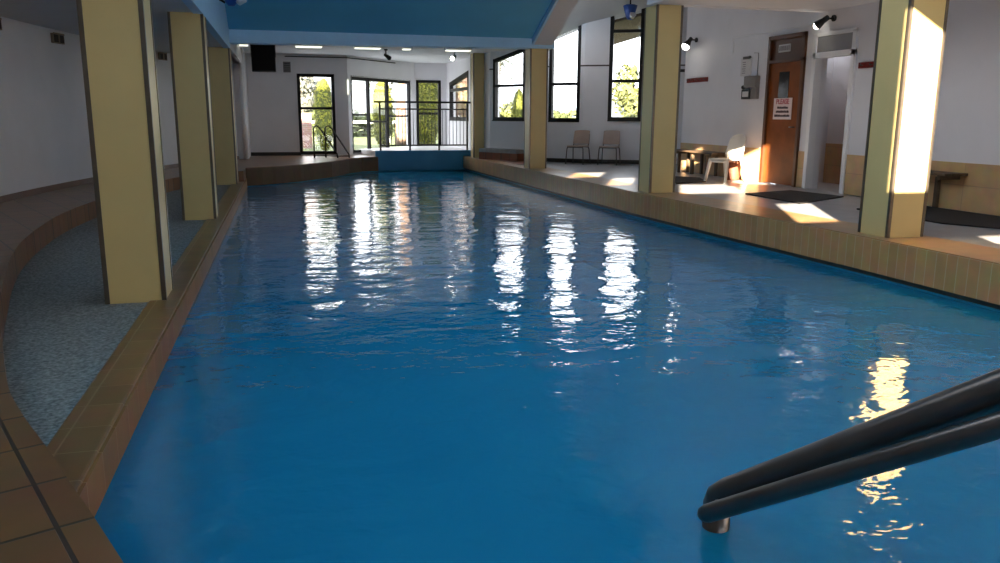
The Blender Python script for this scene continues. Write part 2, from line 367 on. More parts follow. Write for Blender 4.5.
# right deck
rp = right_pool
right_deck = [(x + 0.55, y) for x, y in rp[::-1]] + [(6.5, 23.8), (10.6, 20), (10.6, 16.4), (8.9, 16.4), (8.9, -3.2), (6.55, -3.2)]
mb = MB(); mb.prism(right_deck, -0.3, -0.004); struct(mb.build('floor_right', M['floor']))
mb = MB(); mb.prism([(x - 0.05, y) for x, y in rp[1:]] + [(x + 0.62, y) for x, y in rp[::-1]] + [(5.21, 23.8)], -0.05, 0.0); struct(mb.build('pool_coping', M['tile_top']))
mb = MB(); mb.prism([(x - 0.06, y) for x, y in rp] + [(x + 0.1, y) for x, y in rp[::-1]], -0.345, -0.012); struct(mb.build('pool_coping_face', M['tile_face']))
mb = MB(); mb.prism([(x, y) for x, y in rp] + [(x + 0.1, y) for x, y in rp[::-1]], -0.42, -0.30); struct(mb.build('trim_3', M['waterline']))
# blue end wall, platform behind it
mb = MB(); mb.box(2.6, 5.5, 23.8, 23.98, -1.5, 0.17, 0.012); struct(mb.build('wall_pool_end', M['bluewall']))
mb = MB(); mb.prism([(2.68, 23.98), (5.6, 23.98), (5.6, 27.9), (4.3, 27.9), (2.3, 25.5)], -0.1, 0.15); struct(mb.build('floor_platform', M['white_gloss']))

# far and right walls -------------------------------------------
P7, P8, P9, P10, P11, P12, P13, P14, P15 = (-0.9, 24.9), (1.95, 24.9), (4.4, 27.8), (5.5, 27.8), (5.62, 22.2), (6.4, 20.8), (7.45, 19.75), (8.7, 19.05), (10.2, 18.6)
CZ = 2.9
def roofz(y): return 3.34 + 0.45 * (20 - y)
s2, s3, s5, s4, sW3, sW2, sW1, sAl = Seg(P7, P8), Seg(P8, P9), Seg(P9, P10), Seg(P10, P11), Seg(P11, P12), Seg(P12, P13), Seg(P13, P14), Seg(P14, P15)
q6 = [(1.44, 0.08), (2.42, 0.08), (2.42, 2.31), (1.44, 2.31)]
wall('wall_far_left', s2, [(0, -0.1), (s2.L, -0.1), (s2.L, 3.0), (0, 3.0)], [q6])
window('window_6', s2, q6, bars=[(1.44, 2.42, 1.37)], sill=False)
q3 = [(0.19, 0.06), (3.53, 0.06), (3.53, 2.30), (0.19, 2.30)]
wall('wall_far', s3, [(0, -0.1), (s3.L, -0.1), (s3.L, 3.0), (0, 3.0)], [q3])
q5 = [(0.10, 0.17), (0.86, 0.17), (0.86, 2.30), (0.10, 2.30)]
wall('wall_far_centre', s5, [(0, -0.1), (s5.L, -0.1), (s5.L, 3.0), (0, 3.0)], [q5])
window('window_5', s5, q5, bars=[(0.1, 0.86, 1.24)], sill=False)
q4 = [(0.52, 1.07), (3.06, 1.07), (3.06, 2.46), (0.52, 2.20)]
wall('wall_far_right', s4, [(0, -0.1), (s4.L, -0.1), (s4.L, 3.0), (0, 3.0)], [q4])
window('window_4', s4, q4, bars=[(0.52, 3.06, 2.0)], fw=0.12)
q = [(sW3.u(5.70, 22.06), 1.10), (sW3.u(6.26, 21.06), 1.10), (sW3.u(6.26, 21.06), 2.90), (sW3.u(5.70, 22.06), 2.65)]
wall('wall_right_1', sW3, [(0, -0.1), (sW3.L, -0.1), (sW3.L, roofz(20.8) + .1), (0, 2.95)], [q])
window('window_3', sW3, q, bars=[(q[0][0], q[1][0], 1.98)])
q = [(sW2.u(6.78, 20.42), 1.09), (sW2.u(7.34, 19.86), 1.09), (sW2.u(7.34, 19.86), 3.46), (sW2.u(6.78, 20.42), 3.22)]
wall('wall_right_2', sW2, [(0, -0.1), (sW2.L, -0.1), (sW2.L, roofz(19.75) + .1), (0, roofz(20.8) + .1)], [q])
window('window_2', sW2, q, bars=[(q[0][0], q[1][0], 1.99)])
q = [(sW1.u(8.03, 19.43), 1.12), (sW1.u(8.68, 19.06), 1.12), (sW1.u(8.68, 19.06), 3.86), (sW1.u(8.03, 19.43), 3.66)]
wall('wall_right_3', sW1, [(0, -0.1), (sW1.L + .02, -0.1), (sW1.L + .02, roofz(19.05) + .1), (0, roofz(19.75) + .1)], [q])
window('window_1', sW1, q, bars=[(q[0][0], q[1][0], 2.05), (q[0][0], q[1][0], 3.25)])
wall('wall_alcove', sAl, [(0, -0.1), (sAl.L + .2, -0.1), (sAl.L + .2, roofz(18.5) + .1), (0, roofz(19.05) + .1)], [])
sA2, sA3 = Seg((10.2, 18.8), (10.2, 16.4)), Seg((10.2, 16.6), (8.6, 16.6))
wall('wall_alcove_side', sA2, [(0, -0.1), (sA2.L, -0.1), (sA2.L, 5.1), (0, 4.0)])
mb = MB(); mb.box(8.62, 10.3, 16.4, 16.58, -0.1, 5.0); struct(mb.build('wall_alcove_return', M['white']))
for k, sg in enumerate((sW3, sW2, sW1, sAl)):
    gap = {0: (sW3.u(5.70, 22.06), sW3.u(6.26, 21.06)), 1: (sW2.u(6.78, 20.42), sW2.u(7.34, 19.86)), 2: (sW1.u(8.03, 19.43), sW1.u(8.68, 19.06)), 3: (.5, .5)}[k]
    for u0, u1 in ((0, gap[0] - .05), (gap[1] + .05, sg.L)):
        if u1 - u0 > .04:
            b = MB(); bar(b, sg, (u0, 2.43), (u1, 2.43), 0.035, -0.015, 0.01); struct(b.build('trim_%d' % (20 + k * 2 + (u0 > 0)), M['cornice']))
    b = MB(); bar(b, sg, (0.02, 0.05), (sg.L - .02, 0.05), 0.10, -0.02, 0.01); struct(b.build('baseboard_%d' % (1 + k), M['skirt']))
b = MB(); bar(b, s2, (0.0, 0.05), (1.38, 0.05), 0.10, -0.02, 0.01); struct(b.build('baseboard_far', M['skirt']))
b = MB(); bar(b, s2, (1.1, 2.83), (s2.L, 2.83), 0.03, -0.02, 0.01); struct(b.build('trim_8', M['skirt']))
b = MB(); bar(b, s3, (0.05, 2.83), (2.6, 2.83), 0.03, -0.02, 0.01); struct(b.build('trim_9', M['skirt']))

# door wall (x = 8.6) with a wooden door and an open doorway
sD = Seg((8.6, 16.6), (8.6, -3.2))
def uD(y): return 16.6 - y
hole1 = [(uD(13.36), -0.02), (uD(12.28), -0.02), (uD(12.28), 2.6), (uD(13.36), 2.6)]
hole2 = [(uD(11.98), -0.02), (uD(11.10), -0.02), (uD(11.10), 2.18), (uD(11.98), 2.18)]
wall('wall_right', sD, [(0, -0.1), (sD.L, -0.1), (sD.L, 2.95), (uD(11.8), 2.95), (uD(11.8), 7.2), (uD(16.6), 4.95)], [hole1, hole2])
def dado(y0, y1, nm):
    mb = MB(); mb.box(8.585, 8.605, y1, y0, 0.0, 0.62); struct(mb.build(nm, M['dado']))
dado(16.6, 13.37, 'trim_10'); dado(12.27, 12.06, 'trim_11'); dado(11.02, -3, 'trim_12')

# wooden door 1
d = root('door_1', (8.6, 12.82, 0), kind='structure')
mb = MB()
for y0, y1, z0, z1 in ((13.36, 13.29, 0, 2.6), (12.35, 12.28, 0, 2.6), (13.36, 12.28, 2.53, 2.6), (13.36, 12.28, 2.13, 2.19)):
    mb.box(8.55, 8.68, y1, y0, z0, z1, 0.004)
mb.build('door_frame', M['wood_dark'], d)
mb = MB(); mb.box(8.59, 8.635, 12.35, 13.29, 0.01, 2.13, 0.003); lf = mb.build('door_leaf', M['wood'], d)
mb = MB(); mb.box(8.583, 8.60, 12.70, 13.0, 1.50, 1.97, 0.004); mb.build('vision_panel', M['dark_glass'], lf)
mb = MB(); mb.box(8.60, 8.635, 12.35, 13.29, 2.19, 2.53); mb.build('transom_panel', M['wood_dark'], d)
mb = MB(); mb.tube([(8.585, 12.44, 1.02), (8.55, 12.44, 1.02), (8.55, 12.55, 1.02)], 0.011, 8); mb.build('door_handle', M['steel'], lf)

# open doorway 2: architrave, blank panel over, short lobby behind
d = root('door_2', (8.6, 11.54, 0), kind='structure')
mb = MB()
for y0, y1, z0, z1 in ((12.07, 11.98, 0, 2.52), (11.10, 11.01, 0, 2.52), (12.07, 11.01, 2.14, 2.23), (12.07, 11.01, 2.48, 2.54)):
    mb.box(8.56, 8.70, y1, y0, z0, z1, 0.005)
mb.build('door_frame', M['white_gloss'], d)
mb = MB(); mb.box(8.585, 8.61, 11.1, 11.98, 2.23, 2.48); mb.build('transom_panel', M['grey_panel'], d)
mb = MB(); mb.box(9.75, 9.85, 10.2, 13.2, -0.05, 2.7); mb.box(8.8, 9.85, 10.2, 10.3, -0.05, 2.7); mb.box(8.8, 9.85, 13.1, 13.2, -0.05, 2.7); mb.box(8.8, 9.85, 10.2, 12.6, 2.6, 2.7)  # ceiling stops short, a gap added to let daylight into the lobby
struct(mb.build('wall_lobby', M['white']))
mb = MB(); mb.box(8.6, 9.8, 10.2, 13.2, -0.1, -0.002); struct(mb.build('floor_lobby', M['floor']))
mb = MB(); mb.box(9.735, 9.76, 10.3, 13.1, 0.0, 0.72); struct(mb.build('trim_13', M['dado']))
# white alcove door 4
d = root('door_4', tuple(sAl.P(0.95, 0)), kind='structure')
mb = MB(); bar(mb, sAl, (0.62, 0.0), (0.62, 2.26), 0.07, -0.03, 0.05); bar(mb, sAl, (1.42, 0.0), (1.42, 2.26), 0.07, -0.03, 0.05); mb.build('door_frame', M['white_gloss'], d)
mb = MB(); bar(mb, sAl, (0.58, 2.30), (1.46, 2.30), 0.07, -0.035, 0.05); mb.build('door_head', M['skirt'], d)
mb = MB(); bar(mb, sAl, (1.02, 0.45), (1.02, 1.8), 0.72, -0.02, 0.03); bar(mb, sAl, (1.02, .37), (1.02, 1.9), 0.72, -0.021, 0.03); mb.build('door_leaf', M['white_gloss'], d)

# sliding door 3
d = root('door_3', tuple(s3.P(1.86, 0.06)), kind='structure')
mb = MB()
for i in range(4): bar(mb, s3, q3[i], q3[(i + 1) % 4], 0.07, 0.0, 0.12)
mb.build('door_frame', M['black'], d)
for (u0, u1, zb, wl, wr) in ((0.22, 1.10, 1.19, 0.04, 0.09), (1.12, 2.16, 0.98, 0.10, 0.14), (2.16, 3.50, 1.15, 0.10, 0.05)):
    mb = MB(); bar(mb, s3, (u0, 0.1), (u0, 2.26), wl, 0.02, 0.09); bar(mb, s3, (u1, 0.1), (u1, 2.26), wr, 0.02, 0.09); bar(mb, s3, (u0, 0.1), (u1, 0.1), 0.07, 0.02, 0.09); bar(mb, s3, (u0, 2.24), (u1, 2.24), 0.07, 0.02, 0.09); bar(mb, s3, (u0, zb), (u1, zb), 0.06, 0.02, 0.09)
    pn = mb.build('door_panel', M['black'], d)
    g = MB(); g.faces([s3.P(u, z, dd) for dd in (0.05, 0.056) for u, z in ((u0, .1), (u1, .1), (u1, 2.24), (u0, 2.24))], [(0, 1, 2, 3), (7, 6, 5, 4), (0, 4, 5, 1), (1, 5, 6, 2), (2, 6, 7, 3), (3, 7, 4, 0)])
    g.build('pane', M['glass'], pn)

# ceilings, beams, back of the building ------------------------------
RX = 5.45
def czb(y): return 2.85 + 0.45 * (17.7 - y)
YR = 8.5
zc0 = czb(YR) + .1
mb = MB(); mb.prism([(-4.4, 4.6), (-1.0, 4.6), (-1.0, 17.7), (-1.0, 18.1), (-1.0, 23.6), (-1.4, 23.6), (-2.8, 19.1), (-3.6, 15.5), (-4.0, 12.3), (-4.2, 8)], 2.5, 2.62); struct(mb.build('ceiling_left', M['ceil_white']))
# pale inner face of the left side, rising with the blue ceiling
sLF = Seg((-0.93, 4.6), (-0.93, 17.75))
cq = [(0.4, 3.3), (6.9, 4.1), (5.0, 6.3), (0.4, 6.9)]  # unseen high opening added to light the right columns and door wall
wall('wall_left_fascia', sLF, [(0, 2.485), (sLF.L, 2.485), (sLF.L, 2.9), (YR - 4.6, zc0), (0, zc0)], [cq], t=0.12, m=M['blue_fascia'])
struct(MB().box(-34, -7.7, -10.5, -10, -.3, 14).build('wall_sun_block', M['brickwall']))  # unseen wall added to keep direct sun out of the left openings
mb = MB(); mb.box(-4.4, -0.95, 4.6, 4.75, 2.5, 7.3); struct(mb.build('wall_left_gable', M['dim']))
wall('wall_left_upper', Seg((-4.15, -3.3), (-4.15, 4.7)), [(0, 2.6), (8, 2.6), (8, 7.3), (0, 7.3)], [[(4.6, 5.0), (7.7, 5.0), (7.7, 7.0), (4.6, 7.0)]], m=M['dim'])  # hole added to bring sky light onto the right columns
mb = MB(); mb.box(-1.1, -0.93, 17.75, 25.0, 2.5, 3.05); struct(mb.build('wall_left_head', M['white']))
# far cross beam
mb = MB(); mb.faces([(x, y, z) for x in (-0.95, 5.95) for y, z in ((17.7, 2.60 if x < 0 else 2.66), (18.1, 2.60 if x < 0 else 2.66), (18.1, 3.05), (17.7, 2.9))], [(0, 1, 2, 3), (7, 6, 5, 4), (0, 4, 5, 1), (1, 5, 6, 2), (2, 6, 7, 3), (3, 7, 4, 0)])
struct(mb.build('ceiling_beam', M['blue_fascia']))
# blue sloping ceiling
mb = MB()
zr = czb(YR)
mb.faces([(x, y, z) for x in (-0.95, RX + 0.02) for y, z in ((17.72, czb(17.7)), (YR, zr), (YR, zr + .15), (17.72, czb(17.7) + .15))], [(0, 1, 2, 3), (7, 6, 5, 4), (0, 4, 5, 1), (1, 5, 6, 2), (2, 6, 7, 3), (3, 7, 4, 0)])
struct(mb.build('ceiling_blue', M['blue_ceil']))
# flat ceiling over the near half
mb = MB()
mb.box(-4.4, RX + .5, -3.3, YR, zr, zr + .15)
struct(mb.build('ceiling_near', M['blue_ceil']))
# raked beam from the far right column up beside the blue ceiling: pale blue inner face, white underside
def rb(y): return 2.66 + 0.45 * (17.85 - y)
def slab(x0, x1, ylist, zb, zt):
    mb = MB(); vs = []; n = len(ylist)
    for x in (x0, x1):
        vs += [(x, y, zb(y)) for y in ylist] + [(x, y, zt(y)) for y in ylist[::-1]]
    N = 2 * n
    fs = [tuple(range(N)), tuple(range(2 * N - 1, N - 1, -1))] + [(i, (i + 1) % N, N + (i + 1) % N, N + i) for i in range(N)]
    return mb.faces(vs, fs)
struct(slab(RX - 0.02, RX + 0.03, [17.72, 8.5], rb, lambda y: czb(y) + .12).build('trim_14', M['blue_fascia']))
struct(slab(RX + 0.03, RX + 0.45, [18.1, 8.5], rb, lambda y: roofz(y) + .05).build('ceiling_rafter', M['ceil_white']))
struct(slab(RX + 0.03, RX + 0.45, [8.5, -3.2], lambda y: 2.86, lambda y: 7.3).build('wall_upper_right', M['white']))
mb = MB(); mb.faces([(5.5, 8.5, 2.86), (5.5, 11.95, 2.86), (5.5, 11.95, 5.4), (5.5, 8.5, 7.0), (5.9, 8.5, 2.86), (5.9, 11.95, 2.86), (5.9, 11.95, 5.4), (5.9, 8.5, 7.0)], [(0, 1, 2, 3), (7, 6, 5, 4), (0, 4, 5, 1), (1, 5, 6, 2), (2, 6, 7, 3), (3, 7, 4, 0)])
struct(mb.build('wall_upper_right', M['white']))
# flat white ceiling over the near right deck
mb = MB(); mb.box(5.7, 8.8, -3.2, 11.9, 2.87, 3.0); struct(mb.build('ceiling_right', M['white']))
mb = MB(); mb.box(5.88, 8.8, 11.8, 11.95, 2.86, 7.1); struct(mb.build('wall_bulkhead', M['white']))
# sloping roof over the windowed bay (runs on outside as an eave)
for rp_ in ([(RX + .1, 11.8), (RX + .1, 17.9), (10.45, 17.9), (10.45, 11.8)], [(RX + .1, 17.9), (RX + .1, 18.7), (10.45, 18.7), (10.45, 17.9)],
            [(RX + .1, 18.7), (RX + .1, 20.98), (6.35, 20.98), (6.55, 20.95), (7.55, 19.9), (8.75, 19.2), (10.45, 18.7)]):
    mb = MB(); nr = len(rp_)
    mb.faces([(x, y, roofz(y) + dz) for dz in (0, .12) for x, y in rp_], [tuple(range(nr)), tuple(range(2 * nr - 1, nr - 1, -1))] + [(k, (k + 1) % nr, nr + (k + 1) % nr, nr + k) for k in range(nr)])
    struct(mb.build('ceiling_bay', M['ceil_white']))
mb = MB(); mb.prism([(-1.5, 18.05), (RX + .3, 18.05), (RX + .3, 20.9), (6.6, 20.9), (5.7, 23), (5.8, 28.2), (4.2, 28.2), (1.8, 25.3), (-1.2, 25.3)], CZ, CZ + 0.12); struct(mb.build('ceiling_far', M['ceil_white']))
# back wall behind the viewer, with high openings shaped to throw the sun patches
sB = Seg((8.8, -3.2), (-4.2, -3.2))
def ub(s): return 8.8 - (s - 0.1)
def zb_(z): return z + 0.06
def hq(s0, s1, za, zb2, ztl=None, ztr=None):      # s grows with x; u runs the other way
    return [(ub(s1), zb_(za)), (ub(s0), zb_(za)), (ub(s0), zb_(ztl if ztl else zb2)), (ub(s1), zb_(ztr if ztr else zb2))]
holes = [hq(0.80, 1.34, 3.45, 5.3, 5.27, 4.98), hq(0.02, 0.66, 3.36, 3.98), hq(-1.44, -0.28, 4.42, 4.95), hq(-0.44, 0.40, 4.80, 5.66), hq(-1.35, -0.85, 5.95, 6.25), hq(-3.85, -3.1, 5.5, 5.95), hq(-2.85, -2.3, 4.95, 5.45), hq(1.9, 2.35, 2.8, 3.0), [(0.45, 0.9), (2.7, 0.9), (2.7, 2.6), (0.45, 2.6)]]  # last opening, low on the right, is added for fill light
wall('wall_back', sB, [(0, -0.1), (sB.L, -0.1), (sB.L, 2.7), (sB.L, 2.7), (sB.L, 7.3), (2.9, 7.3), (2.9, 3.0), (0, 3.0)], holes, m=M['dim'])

# extra tiled patch and grey ledge by the third window
mb = MB(); mb.prism([(5.62, 22.1), (5.62, 19.2), (6.05, 19.2), (6.35, 20.4)], -0.01, 0.012); struct(mb.build('floor_tiles', M['redtile']))
b = MB(); bar(b, sW3, (0.05, 0.25), (sW3.L - .2, 0.25), 0.10, -0.42, 0.02); struct(b.build('trim_15', M['greyblock']))
b = MB(); bar(b, sW3, (0.05, 0.10), (sW3.L - .25, 0.10), 0.20, -0.38, 0.02); struct(b.build('trim_17', M['redtile']))

# ------------------------------------------------------------ THINGS
# cream columns with dark corner trims
def column(x0, y0, w, zb, zt, label):
    c = root('column', (x0 + w / 2, y0 + w / 2, zb), 0, label, 'column', 'cream panelled columns along the pool')
    mb = MB(); mb.box(x0 + .006, x0 + w - .006, y0 + .006, y0 + w - .006, zb, zt); mb.build('shaft', M['cream'], c)
    for sx in (0, 1):
        for sy in (0, 1):
            X = x0 + sx * w; Y = y0 + sy * w; a = 0.034; t = 0.006
            ix = -1 if sx else 1; iy = -1 if sy else 1
            mb = MB()
            mb.box(*sorted((X, X + ix * a)), *sorted((Y, Y + iy * t)), zb, zt - .002, 0.0)
            mb.box(*sorted((X, X + ix * t)), *sorted((Y + iy * t, Y + iy * a)), zb, zt - .002, 0.0)
            mb.build('corner_trim', M['trim'], c)
    return c
column(-1.37, 6.6, .44, ZL - .012, 2.5, 'tall cream column with dark edges on the grey ledge, nearest on the left of the pool')
column(-1.37, 11.75, .44, ZL - .012, 2.5, 'cream column with dark edges on the left ledge, second from the front')
column(-1.37, 17.6, .44, ZL - .012, 2.5, 'cream column at the far end of the left ledge, smallest of the left row')
column(5.87, 6.81, .44, 0, 2.86, 'sunlit cream column on the right pool edge, standing by the dark wall bench')
column(5.60, 11.8, .44, 0, 2.86, 'cream column on the right pool edge between the white plastic chair and the tan chairs')
column(5.44, 17.85, .42, 0, 2.75, 'cream column on the right pool edge left of the two tan chairs')
column(5.29, 22.85, .36, 0, 2.9, 'farthest cream column on the right, at the end of the blue wall railing')

# handrail in the foreground
h = root('pool_handrail', (1.61, 2.65, ZW - 1.1), 0, 'thick dark double handrail rising out of the water at the front right', 'handrail')
up = [(1.615, 2.66, -1.5), (1.615, 2.66, -.45), (1.615, 2.66, -.33), (1.619, 2.65, -.285), (1.635, 2.61, -.245), (1.66, 2.545, -.195), (1.961, 1.765, .433), (2.27, .96, 1.08)]
mb = MB(); mb.tube(up[:3], 0.054, 20); mb.build('post', M['rail'], h)
mb = MB(); mb.tube(up[2:] + [(2.33, .82, 1.13), (2.36, .72, 1.08), (2.36, .71, .95), (2.36, .71, -1.5)], 0.056, 20); mb.build('upper_rail', M['rail'], h)
lo = [(1.497, 2.585, -.318), (1.51, 2.55, -.292), (1.910, 1.66, .385), (2.2, .98, .90)]
mb = MB(); mb.tube([lo[0]] + [Vector(lo[0]).lerp(Vector(lo[1]), .5)] + lo[1:], [0.012, .03, .036, .036, .036], 16); mb.build('lower_rail', M['rail'], h)
for a, b in (((1.53, 2.53, -.285), (1.62, 2.64, -.285)), ((2.15, 1.09, .80), (2.24, 1.03, .98))):
    mb = MB(); mb.tube([a, b], 0.02, 10); mb.build('bracket', M['rail'], h)

# balustrade on the blue wall
h = root('railing', (4.0, 23.88, 0.17), 0, 'dark metal railing with thin uprights standing on the blue pool end wall', 'railing')
YB = 23.89
mb = MB(); mb.box(2.60, 5.46, YB - .03, YB + .03, 1.53, 1.585, 0.006); mb.build('top_rail', M['iron'], h)
mb = MB(); mb.box(2.75, 5.35, YB - .02, YB + .02, 1.34, 1.38, 0.004); mb.build('middle_rail', M['iron'], h)
mb = MB(); mb.box(2.75, 5.35, YB - .02, YB + .02, .30, .34, 0.004); mb.build('bottom_rail', M['iron'], h)
posts = [2.76, 3.62, 4.49, 5.34]
for x in posts:
    mb = MB(); mb.box(x - .025, x + .025, YB - .025, YB + .025, .17, 1.54, 0.004); mb.build('post', M['iron'], h)
for a, b in zip(posts[:-1], posts[1:]):
    for k in range(1, 8):
        x = a + (b - a) * k / 8
        mb = MB(); mb.tube([(x, YB, .33), (x, YB, 1.35)], 0.009, 6); mb.build('baluster', M['iron'], h)

# grab rail at the far left deck
h = root('grab_rail', (1.3, 23.5, 0), 0, 'pair of dark hooped grab rails on the far left deck before the window', 'grab rail')
for x in (0.86, 1.18):
    pts = [(x, 23.6, 0.0), (x, 23.6, .75)] + [(x + .09 - .09 * math.cos(t), 23.6 - .02 * t, .78 + .10 * math.sin(t)) for t in (0.3, .8, 1.3, 1.8)]
    pts += [(x + .19, 23.55, .80), (x + .62, 23.30, .10), (x + .63, 23.3, 0.0)]
    mb = MB(); mb.tube(pts, 0.022, 10); mb.build('hoop', M['iron'], h)
mb = MB(); mb.tube([(.86, 23.6, .05), (1.18, 23.6, .05)], 0.014, 8); mb.tube([(1.18, 23.6, .05), (1.49, 23.3, .05)], 0.014, 8); mb.tube([(1.49, 23.3, .05), (1.81, 23.3, .05)], 0.014, 8); mb.build('cross_bar', M['iron'], h)

# speaker hung from the far ceiling
h = root('speaker', (-0.33, 20.3, 2.9), 0, 'black loudspeaker box hung below the far ceiling left of the window', 'speaker')
mb = MB(); mb.box(-.60, -.06, 20.15, 20.5, 2.17, 2.78, .012); cab = mb.build('cabinet', M['black_plastic'], h)
mb = MB(); mb.box(-.58, -.08, 20.135, 20.16, 2.19, 2.76, .006); mb.build('grille', M['cloth_grille'], cab)
mb = MB(); mb.box(-.61, -.585, 20.28, 20.36, 2.5, 2.9); mb.box(-.075, -.05, 20.28, 20.36, 2.5, 2.9); mb.box(-.61, -.05, 20.28, 20.36, 2.88, 2.905); mb.build('bracket', M['black'], h)
h = root('wall_grille', (0.23, 24.88, 2.52), 0, 'small grey louvred wall unit between the loudspeaker and the window', 'vent')
mb = MB(); mb.box(.13, .34, 24.84, 24.9, 2.38, 2.68, .008); mb.build('housing', M['grey_plastic'], h)
mb = MB()
for k in range(5): mb.box(.155, .315, 24.825, 24.845, 2.41 + k * .052, 2.43 + k * .052)
mb.build('louvre', M['skirt'], h)
h = root('wall_light', (2.0, 24.85, 1.98), 0, 'slim cream wall light strip at the corner beside the sliding door', 'light')
mb = MB(); mb.box(1.93, 1.98, 24.82, 24.9, 1.78, 2.2, .012); mb.build('diffuser', M['tube'], h)
mb = MB(); mb.box(1.925, 1.985, 24.86, 24.91, 1.75, 2.23, .004); mb.build('back_plate', M['white_gloss'], h)

# wall vents, left wall
def vent(x, y, z, ang, label):
    h = root('wall_vent', (x, y, z), ang, label, 'vent', 'brown vents high on the left wall')
    mb = MB(); mb.box(-.17, .17, -.02, .02, -.075, .075); mb.box(-.17, .17, -.028, -.02, .06, .085); mb.box(-.015, .015, -.03, -.02, -.075, .075); mb.build('frame', M['vent_frame'], h, world=False)
    for sx in (-1, 1):
        mb = MB(); mb.box(min(sx * .02, sx * .15), max(sx * .02, sx * .15), -.025, -.018, -.06, .058); mb.build('opening', M['vent_dark'], h, world=False)
vent(-3.65, 12.62, 2.37, R(81), 'brown vent at the left end of the left wall, cut by the picture edge')
vent(-3.39, 14.78, 2.36, R(76), 'brown vent high on the left wall, just left of the nearest cream column')
vent(-2.40, 19.25, 2.40, R(72), 'brown vent high on the left wall, between the first and second left columns')

# strip lights on the far ceiling
for x, lab in ((-.80, 'end of a fluorescent strip light on the far ceiling, beside the far left column'), (.75, 'fluorescent strip light on the far ceiling above the left window'), (2.2, 'fluorescent strip light on the far ceiling above the corner of the sliding door'), (3.2, 'short fluorescent strip light on the far ceiling above the sliding door'), (4.55, 'fluorescent strip light on the far ceiling by the farthest right column')):
    h = root('strip_light', (x, 21.4, CZ), 0, lab, 'light', 'fluorescent strips on the far ceiling')
    L = .34 if x not in (3.2, -.80) else .12
    mb = MB(); mb.box(x - L, x + L, 21.25, 21.55, CZ - .05, CZ + .01, .006); mb.build('housing', M['white_gloss'], h)
    mb = MB(); mb.box(x - L + .02, x + L - .02, 21.27, 21.53, CZ - .075, CZ - .045, .01); mb.build('diffuser', M['tube'], h)

# spotlights
def spot(p, wall_n, aim, label, lit=True, r=.055):
    p = Vector(p); h = root('spotlight', p, 0, label, 'spotlight', 'black spotlights on the walls and ceiling')
    n = Vector(wall_n).normalized(); a = Vector(aim).normalized()
    mb = MB(); mb.tube([p, p + n * .03], .05, 14); mb.build('mount', M['black'], h)
    e = p + n * .16 
    mb = MB(); mb.tube([p + n * .02, e], .014, 8); mb.build('arm', M['black'], h)
    mb = MB(); mb.tube([e - a * .05, e - a * .045, e + a * .04, e + a * .17], [.02, .04, .045, r + .012], 16); mb.build('shade', M['black_plastic'], h)
    mb = MB(); mb.sphere(e + a * .165, r, 2, (1, 1, 1)); mb.build('bulb', M['lamp'] if lit else M['dark_glass'], h)
spot((8.6, 16.12, 2.78), (-1, 0, 0), (-.6, -.1, -.8), 'lit black spotlight on the white wall above the left bench, near the alcove', r=.085)
spot((8.6, 11.62, 2.74), (-1, 0, -.1), (-.4, .75, -.55), 'lit black spotlight high on the white wall above the open doorway', r=.06)
spot((4.62, 22.2, CZ), (0, 0, -1), (-.5, -.8, -.3), 'small lit spotlight on the far ceiling near the farthest column', r=.06)
spot((2.78, 22.3, CZ), (0, 0, -1), (.3, -.5, -.3), 'small unlit spotlight on the far ceiling above the sliding door', lit=False, r=.05)

# blue lamps on the high side walls
def bluelamp(p, side, label):
    p = Vector(p); h = root('floodlight', p, 0, label, 'floodlight', 'blue floodlights either side of the blue ceiling')
    mb = MB(); mb.tube([p, p + Vector((side * .10, 0, -.06 if side else -.20))], .02, 8); mb.build('bracket', M['black'], h)
    q = p + Vector((side * .2, 0, .05 if side else -.34))
    mb = MB(); mb.tube([q + Vector((0, 0, -.16)), q + Vector((0, 0, -.1)), q + Vector((0, 0, .16)), q + Vector((0, 0, .18))], [.05, .10, .17, .12], 18); mb.build('housing', M['blue_cloth'], h)
    mb = MB(); mb.tube([q + Vector((side * .12, -.1, -.12)), q + Vector((side * .2, -.17, -.05))], [.05, .08], 12); mb.build('reflector', M['white_gloss'], h)
bluelamp((-.93, 15.2, 3.12), 1, 'blue floodlight on the pale left fascia, at the top edge of the picture')
bluelamp((8.16, 18.66, 3.945), 0, 'blue floodlight with black bracket at the top of the rightmost tall window')
mb = MB()

